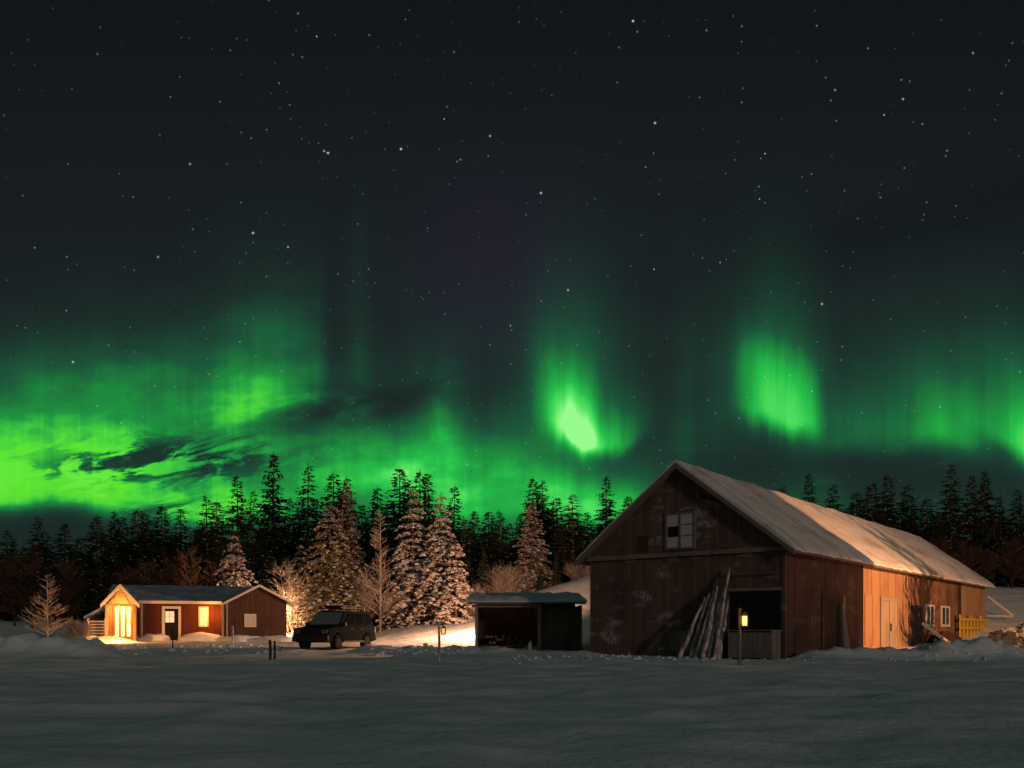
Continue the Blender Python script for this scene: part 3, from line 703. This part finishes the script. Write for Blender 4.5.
# ------------------------------------------------------------------ lantern posts and stakes
def lantern_post(px, D, ptop, label, group, lx, lz0, lz1, glass, pw, lw):
    x = X(px, D); z = zt(x, D); t = thing('lantern_post', label, 'lantern', (x, D, z), 0, group)
    top = Z(ptop, D)-z
    MB().tube([(0, 0, -.2), (.01, 0, top*.5), (0, 0, top)], .045, 7).build('post', 'grey_wood' if pw > 3 else 'old_pole', t)
    a, b_ = Z(lz0, D)-z, Z(lz1, D)-z; xx = X(lx, D)-x; h = a-b_
    MB().tube([(0, 0, a+.05), (xx, 0, a+.06)], .015, 6).build('bracket', 'black_iron', t)
    ln = MB().prism([(xx-lw*.75, a-h*.25), (xx+lw*.75, a-h*.25), (xx+lw*.2, a), (xx-lw*.2, a)], -lw*.6, lw*.6).build('lantern_roof', 'black_iron', t)
    MB().box(xx-lw*.5, xx+lw*.5, -lw*.5, lw*.5, b_+h*.1, a-h*.27).build('lantern_glass', glass, t)
    m = MB().box(xx-lw*.6, xx+lw*.6, -lw*.6, lw*.6, b_, b_+h*.09)
    for sx_ in (-1, 1):
        for sy_ in (-1, 1): m.box(xx+sx_*lw*.54-.012, xx+sx_*lw*.54+.012, sy_*lw*.54-.012, sy_*lw*.54+.012, b_+h*.09, a-h*.26)
    m.build('lantern_frame', 'black_iron', t)
    lamp('lantern_light', (xx, -lw*1.4, (a+b_)/2-.02), pw, (1, .5, .15), .04, t)
lantern_post(739.5, 24.4, 608, 'wooden post with a glowing amber lantern in front of the barn gable', 'lantern posts', 744, 612, 627, 'lamp_glass', 3.2, .14)
lantern_post(439, 30.5, 622, 'thin post with a dim lantern on the snow between car and shed', 'lantern posts', 443.5, 626, 635, 'lamp_glass_dim', .4, .12)
for px, D, tp, r, lab in ((270, 29.5, 640, .045, 'dark stake in the snow, left one of the pair before the gable'), (274.5, 30, 641, .04, 'dark stake in the snow, right one of the pair before the gable'),
                     (172.5, 41, 628, .03, 'thin dark stake in the snow in front of the cabin door'), (232.5, 48.5, 626, .055, 'pale wooden stake in the snow against the dark gable wall')):
    x = X(px, D); z = zt(x, D)
    o = MB().tube([(0, 0, -.2), (.015, 0, (Z(tp, D)-z)*.5), (0, 0, Z(tp, D)-z)], r, 7).build('stake', 'old_pole' if px == 232.5 else 'door_dark'); o.location = (x, D, z)
    tag(o, lab, 'stake', 'stakes in the snow')

# ------------------------------------------------------------------ CAR
car = thing('parked_car', 'dark sport utility vehicle with a roof basket parked between cabin and trees', 'car', (X(336, 43), 43, zt(X(336, 43), 43)-.02), math.atan2(-.944, -.325))
def arch(c, r, n=8): return [(c+r*math.cos(math.pi*i/n), .36+r*math.sin(math.pi*i/n)) for i in range(n+1)]
prof = [(-2.25, .42)]+list(reversed(arch(-1.38, .45)))+list(reversed(arch(1.40, .45)))+[(2.22, .42), (2.27, .75), (2.18, 1.02), (1.2, 1.13), (-2.22, 1.16), (-2.28, .8)]
m = MB(); n = len(prof)
secs = [(-.92, .0), (-.95, .0), (.95, 0), (.92, 0)]
m.prism(prof, -.92, .92); body = m.build('body', 'car_paint', car, bevel=.05)
# greenhouse
m = MB()
low = [(1.18, -.88), (1.18, .88), (-2.18, .88), (-2.18, -.88)]; up = [(.42, -.72), (.42, .72), (-2.02, .72), (-2.02, -.72)]
m.add([(x, y, 1.13) for x, y in low]+[(x, y, 1.84) for x, y in up], [(0, 1, 2, 3), (7, 6, 5, 4), (0, 4, 5, 1), (1, 5, 6, 2), (2, 6, 7, 3), (3, 7, 4, 0)])
m.build('cabin_shell', 'car_paint', car, bevel=.05)
def quadp(pts, off, name, mt):
    a, b_, c, d = [Vector(p) for p in pts]; nn = (b_-a).cross(c-a).normalized()*off
    return MB().add([a+nn, b_+nn, c+nn, d+nn, a-nn*.3, b_-nn*.3, c-nn*.3, d-nn*.3], [(0, 1, 2, 3), (7, 6, 5, 4), (0, 4, 5, 1), (1, 5, 6, 2), (2, 6, 7, 3), (3, 7, 4, 0)])
def P(fx, fz, side):       # point on the side of the greenhouse
    x0, x1 = 1.18+(.42-1.18)*fz, -2.18+(-2.02+2.18)*fz
    return (x0+(x1-x0)*fx, side*(.88+(.72-.88)*fz), 1.13+.71*fz)
for s in (1, -1):
    for f_a, f_b in ((.08, .38), (.42, .70), (.74, .95)):
        pts = [P(f_a, .10, s), P(f_b, .10, s), P(f_b, .86, s), P(f_a+(.0 if f_a > .1 else .03), .86, s)]
        mm = MB(); a = [Vector(p)+Vector((0, s*.012, .003)) for p in pts]; b2 = [q-Vector((0, s*.03, 0)) for q in a]
        mm.add(a+b2, [(0, 1, 2, 3), (7, 6, 5, 4), (0, 4, 5, 1), (1, 5, 6, 2), (2, 6, 7, 3), (3, 7, 4, 0)]); mm.build('side_window', 'dark_glass', car)
a = [Vector(q)+Vector((.014, 0, .012)) for q in ((1.11, -.78, 1.2), (1.11, .78, 1.2), (.50, .66, 1.77), (.50, -.66, 1.77))]; b2 = [q-Vector((.04, 0, .03)) for q in a]
mm = MB(); mm.add(a+b2, [(0, 1, 2, 3), (7, 6, 5, 4), (0, 4, 5, 1), (1, 5, 6, 2), (2, 6, 7, 3), (3, 7, 4, 0)]); mm.build('windshield', 'windshield_sheen', car)
MB().box(-2.2, -2.13, -.6, .6, 1.25, 1.68).build('rear_window', 'dark_glass', car)
for wx_ in (1.40, -1.38):
    for s in (1, -1):
        w_ = MB().tube([(wx_, s*.70, .37), (wx_, s*.72, .37), (wx_, s*.93, .37), (wx_, s*.95, .37)], [.33, .37, .37, .33], 24).build('wheel', 'rubber', car)
        MB().tube([(wx_, s*.951, .37), (wx_, s*.958, .37)], [.23, .20], 16).build('rim', 'rim', w_)
MB().box(2.2, 2.36, -.93, .93, .42, .70).build('front_bumper', 'car_plastic', car, bevel=.04)
MB().box(-2.38, -2.24, -.93, .93, .42, .68).build('rear_bumper', 'car_plastic', car, bevel=.04)
g_ = MB()
for i in range(5): g_.box(2.255, 2.285, -.5, .5, .74+i*.05, .765+i*.05)
g_.build('grille', 'rim', car)
for s in (1, -1):
    MB().box(2.2, 2.275, s*.72-.16, s*.72+.16, .78, .96).build('headlight', 'head_lens', car)
    MB().box(-2.31, -2.26, s*.82-.08, s*.82+.08, .8, 1.1).build('tail_light', 'tail_lens', car)
    MB().box(.85, 1.0, s*.98-.09, s*.98+.09, 1.12, 1.30).build('mirror', 'car_plastic', car, bevel=.02)
    for hx in (.05, -.95): MB().box(hx, hx+.18, s*.93-.012, s*.93+.012, .98, 1.01).build('door_handle', 'car_plastic', car)
    MB().box(-1.0, 1.0, s*.95-.04, s*.95+.04, .36, .44).build('side_step', 'car_plastic', car)
    for hx in (.92, -.12, -1.1): MB().box(hx, hx+.012, s*.921-.003, s*.921+.003, .48, 1.1).build('door_gap', 'dark_void', car)
rk = MB()
for z in (1.97, 2.09):
    rk.tube([(.5, -.62, z), (.5, .62, z), (-1.9, .62, z), (-1.9, -.62, z), (.5, -.62, z)], .02, 6)
for i in range(9): rk.box(.45-i*.29, .51-i*.29, -.62, .62, 1.955, 1.975)
for x_ in (.3, -.8, -1.7):
    for s in (-1, 1): rk.box(x_, x_+.05, s*.6-.02, s*.6+.02, 1.82, 2.1)
rk.build('roof_basket', 'black_iron', car)
MB().box(-1.5, .3, -.42, .42, 1.98, 2.08).build('basket_load', 'car_plastic', car, bevel=.03)

# ------------------------------------------------------------------ TREES
def conifer_meshes(seed, h, rad, snow, lit_=False, gap=0.0, narrow=1.0, droop=.35, irregular=.25, whorl=0):
    r = random.Random(seed)
    tr = MB(); pts = [(noise.noise(Vector((seed, i*.4, 0)))*.12*i/8, 0, h*i/8-.3*(i == 0)) for i in range(9)]
    tr.tube(pts, [max(.015, .018*h*(1-i/8.2)) for i in range(9)], 7)
    cr = MB(); sn = MB()
    lv = .04*h if gap > .2 else .10*h
    z = max(.3, .04*h+gap*h*.25); step = whorl or .27; jt = .06 if whorl else .15
    while z < h-.05:
        t = z/h; prof_ = (1-t)**.85*narrow
        if gap > .0: prof_ *= min(1, .45+t*1.2)*1.1
        L0 = rad*prof_+.16
        nb = int((9+7*prof_*rad/2)*(1.25 if whorl else 1))
        for b in range(nb):
            if r.random() < gap*.45: continue
            az = r.random()*2*math.pi; L = L0*(1-irregular+r.random()*irregular*1.7)
            if r.random() < .05: L *= 1.25
            d = Vector((math.cos(az), math.sin(az), 0)); side = Vector((-d.y, d.x, 0))
            n = max(2, int(L/.24)); zb = z+r.uniform(-jt, jt)
            up = .25+.5*t
            for k in range(1, n+1):
                q = k/n; p = d*(L*q)+Vector((0, 0, zb+L*q*up*.5-droop*L*q*q*1.1))
                if q < .22 and n > 3: continue
                tw = .50*(1-.5*q)*min(1.15, .5+L*.5)
                for s in (-1, 1, 0):
                    a = r.uniform(-.45, .45)
                    dirn = (d*(.65+a)+side*s*(.95+r.uniform(-.3, .3))+Vector((0, 0, -.34-r.random()*.3))).normalized() if s else (d+Vector((0, 0, -.7*r.random()))).normalized()
                    l = tw*r.uniform(.6, 1.15); wv_ = dirn.cross(Vector((r.uniform(-.5, .5), r.uniform(-.5, .5), 1))).normalized()*l*.24
                    e_ = p+dirn*l; mid = p+dirn*l*.45
                    cr.add([p, mid+wv_, e_, mid-wv_], [(0, 1, 2, 3)])
                    wv2 = Vector((0, 0, -l*.26))+wv_*.3
                    cr.add([p, mid+wv2, e_], [(0, 1, 2)])
                    if r.random() < snow:
                        u_ = .025+.03*snow; ww = wv_*1.8*(.8+snow*.9); hh = Vector((0, 0, .06+.10*snow*r.random()))
                        s0 = p+Vector((0, 0, u_)); 
                        sn.add([s0, mid+ww, e_+Vector((0, 0, u_*.5)), mid-ww, mid+hh], [(0, 1, 4), (1, 2, 4), (2, 3, 4), (3, 0, 4)])
        z += step*r.uniform(.7, 1.2)*(1.0 if h < 9 else 1.15)
    for i in range(14):
        zz = h-.7+i*.06; az = r.random()*6.28; l = .05+.30*(h+.1-zz)
        p = Vector((0, 0, zz)); e_ = p+Vector((math.cos(az)*l, math.sin(az)*l, .04)); w_ = Vector((-math.sin(az), math.cos(az), .4))*.05
        cr.add([p, p.lerp(e_, .5)+w_, e_, p.lerp(e_, .5)-w_], [(0, 1, 2, 3)])
    A = tr.mesh('trunk', 'bark', True); Bm = cr.mesh('crown', lit_ if lit_ else 'needles', False, False)
    if sn.v:
        Bm = bpy.data.meshes.new('crown'); nb_ = len(cr.v); nf = len(cr.f)
        Bm.from_pydata(cr.v+sn.v, [], cr.f+[tuple(i+nb_ for i in f) for f in sn.f])
        Bm.materials.append(MATS[lit_ or 'needles']); Bm.materials.append(MATS['tree_snow'])
        Bm.polygons.foreach_set('material_index', [0]*nf+[1]*len(sn.f)); Bm.update()
    return A, Bm, None, h
NT_CNT = [0]
def put_tree(kind, meshes, x, y, h, wid, label, cat, group=None, tilt=0):
    A, Bm, S, h0 = meshes; s = h/h0
    t = thing(kind, label, cat, (x, y, zt(x, y)-.05), random.random()*6.28, group)
    t.scale = (s*wid, s*wid, s); t.rotation_euler.x = tilt
    for nm, me in (('trunk', A), ('crown', Bm)):
        o = bpy.data.objects.new(nm, me); COL.objects.link(o); o.parent = t
        if nm == 'crown' and S:
            q = bpy.data.objects.new('snow_load', S); COL.objects.link(q); q.parent = o
    return t
DK = [conifer_meshes(i+1, 13, 2.0+.22*(i % 3), .03, gap=(0, 0, .3, .1, .45, 0, .2)[i], droop=.25+.06*(i % 3), irregular=.22+.08*(i % 3)) for i in range(7)]
TIPS = [(-60, 505), (-30, 520), (6, 530), (38, 517), (65, 524), (80, 536), (97, 515), (114, 510), (138, 509), (148, 512), (162, 505), (180, 509), (197, 525), (209, 495), (217, 502),
        (239, 475), (252, 490), (271, 452), (290, 497), (307, 464), (333, 472), (347, 476), (361, 505), (376, 486), (399, 469), (419, 471), (432, 474), (451, 485), (466, 518), (476, 511), (490, 512), (499, 510), (509, 523),
        (520, 515), (532, 478), (545, 480), (559, 497), (573, 494), (588, 512), (605, 477), (628, 497), (645, 505),
        (785, 486), (808, 475), (833, 484), (858, 491), (872, 483), (887, 474), (906, 484), (928, 498), (951, 464), (970, 477), (985, 470), (1001, 497), (1016, 488), (1045, 470), (1075, 485)]
REG = [(-100, 105, 'left of the cabin porch'), (105, 225, 'above the middle of the cabin roof'), (225, 320, 'above the right gable of the cabin'), (320, 385, 'above the parked car'),
       (385, 470, 'over the two pink frosted spruces'), (470, 515, 'between the pink spruces and the shed'), (515, 660, 'between shed and barn gable'), (660, 900, 'over the middle of the barn roof'), (900, 1100, 'over the far end of the barn roof')]
ORD = ['leftmost', 'second', 'third', 'fourth', 'fifth', 'sixth', 'seventh', 'eighth', 'ninth', 'tenth', 'eleventh']
rt = random.Random(21); cnt = {}
for px, py in TIPS:
    for a, b_, nm in REG:
        if a <= px < b_: break
    k = cnt.get(nm, 0); cnt[nm] = k+1
    D = rt.uniform(72, 84) if px < 660 else rt.uniform(80, 92)
    x = X(px, D); h = Z(py, D)-zt(x, D)+.05
    word = 'tallest dark spruce' if py in (452,) else ('tall dark spruce' if py < 485 else 'dark spruce')
    lab = f"{word}, {ORD[k]}{' tip' if k == 0 else ' tip from the left'} {nm}"
    put_tree('spruce_tree', DK[rt.randrange(7)], x, D, h, rt.uniform(.9, 1.35)*(1.12 if 13/h < 1 else 13/h*.92), lab, 'spruce', 'spruce trees of the skyline', R(rt.uniform(-2, 2)))
for i in range(30):                       # shorter spruces filling the line between the tall ones
    px = -40+i*1100/29+rt.uniform(-14, 14)
    if 600 < px < 780: continue
    D = rt.uniform(76, 86); x = X(px, D)
    near = sorted(TIPS, key=lambda q: abs(q[0]-px))[:2]; py = max(near[0][1], near[1][1])+rt.uniform(6, 22); h = Z(py, D)-zt(x, D)
    put_tree('spruce_tree', DK[rt.randrange(7)], x, D, h, 1.3, 'dark spruce a little shorter than the skyline trees on both its sides', 'spruce', 'shorter spruces between the skyline trees', R(rt.uniform(-2, 2)))
EN = [(-100, 520), (0, 540), (60, 545), (120, 535), (200, 530), (280, 520), (380, 515), (470, 530), (560, 535), (650, 520), (1000, 515), (1100, 520)]
for i in range(120):
    px = -60+i*1150/119+rt.uniform(-4, 4)
    if 640 < px < 770: continue
    D = rt.uniform(86, 112); x = X(px, D); py = interp(EN, px)+rt.uniform(-10, 26); h = Z(py, D)-zt(x, D)
    put_tree('spruce_tree', DK[rt.randrange(7)], x, D, h, 1.15, 'dark spruce deep in the shadowed wood behind the skyline trees', 'spruce', 'spruces deep in the wood')
# lower dark trees in front that close the wood above the snow
for i, px in enumerate([5, 28, 52, 78, 100, 122, 146, 168, 190, 212, 268, 290, 352, 366, 388, 468, 484, 520, 540, 556, 985, 1008, 1030, 958]):
    D = rt.uniform(66, 72) if px < 600 else 74; x = X(px, D); py = rt.uniform(548, 572); h = Z(py, D)-zt(x, D)
    put_tree('spruce_tree', DK[rt.randrange(7)], x, D, h, 1.25, 'young dark spruce at the forest edge in front of the taller trees', 'spruce', 'young spruces at the forest edge')
# lit, snow-laden spruces
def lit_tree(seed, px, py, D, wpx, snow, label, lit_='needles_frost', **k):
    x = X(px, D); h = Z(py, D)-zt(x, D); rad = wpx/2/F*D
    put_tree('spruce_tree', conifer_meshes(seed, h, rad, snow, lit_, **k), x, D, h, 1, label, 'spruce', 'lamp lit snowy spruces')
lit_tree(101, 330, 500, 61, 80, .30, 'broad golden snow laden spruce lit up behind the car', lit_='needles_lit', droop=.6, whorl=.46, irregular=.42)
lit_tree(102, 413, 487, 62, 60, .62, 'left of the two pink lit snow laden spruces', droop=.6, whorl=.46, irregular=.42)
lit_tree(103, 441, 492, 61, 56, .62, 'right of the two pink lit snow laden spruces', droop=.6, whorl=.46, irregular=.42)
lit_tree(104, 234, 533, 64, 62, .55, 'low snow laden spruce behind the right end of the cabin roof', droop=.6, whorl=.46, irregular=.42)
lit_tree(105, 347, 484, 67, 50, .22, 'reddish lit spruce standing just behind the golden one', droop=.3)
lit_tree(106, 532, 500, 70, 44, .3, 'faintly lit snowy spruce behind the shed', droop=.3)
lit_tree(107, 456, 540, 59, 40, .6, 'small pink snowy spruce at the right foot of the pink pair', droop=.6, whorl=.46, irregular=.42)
lit_tree(108, 300, 545, 66, 50, .4, 'small snowy spruce between the cabin gable and the golden spruce', droop=.6, whorl=.46, irregular=.42)

def bare_mesh(seed, h, spread, mat_, style='larch', thick=.03):
    r = random.Random(seed); m = MB()
    def twig(p, d, L, rr, lvl):
        n = 3; pts = [p]; q = p
        for i in range(n):
            d = (d+Vector((r.uniform(-.2, .2), r.uniform(-.2, .2), r.uniform(-.05, .18)))).normalized(); q = q+d*L/n; pts.append(q)
        m.tube(pts, [rr, rr*.8, rr*.6, rr*.4], 3, False)
        if lvl > 0:
            for i in range(3+lvl*2):
                t = r.uniform(.25, 1); k = min(2, int(t*3)); b = pts[k].lerp(pts[k+1], t*3-k if k < 2 else .7)
                ax = Vector((r.uniform(-1, 1), r.uniform(-1, 1), r.uniform(-.3, .7)))
                twig(b, (d+ax*.9).normalized(), L*r.uniform(.35, .6), max(.005, rr*.6), lvl-1)
    if style == 'larch':
        tr = MB(); tr.tube([(0, 0, -.2), (.03, 0, h*.5), (0, 0, h)], [.008*h+.02, .006*h+.012, .01], 6)
        z = h*.10
        while z < h*.97:
            t = z/h; L = spread*(1-t)**.8*r.uniform(.7, 1.15)+.1; az = r.random()*6.28
            twig(Vector((0, 0, z)), Vector((math.cos(az), math.sin(az), .35)).normalized(), L, max(.008, thick*(1-t*.5)), 1)
            z += r.uniform(.025, .06)*max(1, h/6)
        return tr, m
    tr = MB(); nst = 5 if style == 'shrub' else 1
    for s in range(nst):
        az = r.random()*6.28; lean = .45 if style == 'shrub' else .05
        d = Vector((math.cos(az)*lean*r.random(), math.sin(az)*lean*r.random(), 1)).normalized(); p = Vector((r.uniform(-.15, .15), r.uniform(-.15, .15), -.1))
        hh = h*r.uniform(.75, 1); pts = [p+d*hh*i/5+Vector((noise.noise(Vector((s, i, seed)))*.1*i, 0, 0)) for i in range(6)]
        tr.tube(pts, [max(.012, (.010*h+.02)*(1-i/5.3)) for i in range(6)], 5)
        for i in range(int(46 if nst > 1 else 60)):
            t = r.uniform(.18, 1); k = min(4, int(t*5)); b = pts[k].lerp(pts[k+1], t*5-k); a2 = r.random()*6.28
            L = spread*(.35+.65*math.sin(math.pi*min(1, t*.8+.15)))*r.uniform(.5, 1.0)
            twig(b, Vector((math.cos(a2), math.sin(a2), r.uniform(.2, 1.0))).normalized(), L, thick, 2 if nst == 1 else 1)
    return tr, m
def put_bare(kind, seed, px, py, D, wpx, mat_, style, label, cat, thick=.03, group=None):
    x = X(px, D); h = Z(py, D)-zt(x, D); tr, m = bare_mesh(seed, h, wpx/2/F*D, mat_, style, thick)
    t = thing(kind, label, cat, (x, D, zt(x, D)), 0, group)
    tr.build('trunk', mat_, t, smooth=True)
    o = bpy.data.objects.new('twigs', m.mesh('twigs', mat_, False, False)); COL.objects.link(o); o.parent = t
put_bare('larch_tree', 1, 47, 574, 49, 46, 'frost_twig', 'larch', 'small bare frosted larch glowing orange left of the cabin', 'larch', .022)
put_bare('larch_tree', 2, 380, 508, 60, 44, 'frost_twig', 'larch', 'tall slim bare larch between the golden and the pink spruces', 'larch', .022)
put_bare('birch_shrub', 3, 503, 569, 66, 50, 'frost_twig', 'shrub', 'round frosted birch shrub behind the shed roof', 'shrub', .013)
put_bare('birch_shrub', 4, 583, 573, 70, 40, 'frost_twig', 'shrub', 'small frosted shrub on the slope beside the barn', 'shrub', .016)
put_bare('birch_shrub', 5, 76, 622, 47, 30, 'frost_twig', 'shrub', 'low frosted scrub at the foot of the small larch', 'shrub', .02)
for i, (px, py, w_) in enumerate(((294, 560, 40), (308, 575, 40), (288, 585, 34), (362, 560, 34), (398, 590, 36), (470, 585, 34))):
    put_bare('birch_shrub', 10+i, px, py, 61+i % 3, w_, 'frost_twig', 'shrub', ['tall frosted shrub right behind the cabin gable', 'frosted shrub left below the golden spruce', 'low frosted shrub at the cabin corner', 'frosted shrub right of the golden spruce', 'low frosted shrub under the left pink spruce', 'frosted shrub right of the pink spruces'][i], 'shrub', .015, 'frosted shrubs at the lit forest edge')
bd = ['behind the porch gable', 'behind the porch roof valley', 'above the cabin door', 'above the lit cabin window', 'left of the low snowy spruce', 'far left beside the frame edge', 'between frame edge and small larch', 'just right of the small larch']
for i, px in enumerate((128, 148, 170, 193, 212, 14, 30, 66)):
    put_bare('birch_tree', 30+i, px, (562, 550, 556, 548, 552, 560, 548, 556)[i], 63+i % 3, 40, 'brown_twig', 'tree', 'bare brown birch '+bd[i], 'birch', .028, 'bare birches at the forest edge')
for i, px in enumerate((940, 962, 985, 1012, 830, 1028)):
    if px == 830: continue
    put_bare('birch_tree', 50+i, px, (545, 540, 548, 535, 0, 550)[i], 72, 36, 'brown_twig', 'tree', 'bare brown birch '+['behind the barn eave', 'left of the far barn corner', 'just above the far barn corner', 'on the slope right of the barn', '', 'at the right frame edge'][i], 'birch', .03, 'bare birches at the forest edge')

put_shade = [(12.0, 9, 6.6)]
for i, (sy_, sx_, h_) in enumerate(put_shade):
    p = BL(sx_, sy_, 0); tr, m = bare_mesh(70+i, h_, 1.0, 'brown_twig', 'tree', .05)
    t = thing('birch_tree', ['bare birch right of the barn yard near the floodlight', 'smaller bare birch right of the barn yard, nearer the barn'][i], 'birch', (p.x, p.y, zt(p.x, p.y)))
    tr.build('trunk', 'brown_twig', t, smooth=True)
    o = bpy.data.objects.new('twigs', m.mesh('twigs', 'brown_twig', False, False)); COL.objects.link(o); o.parent = t
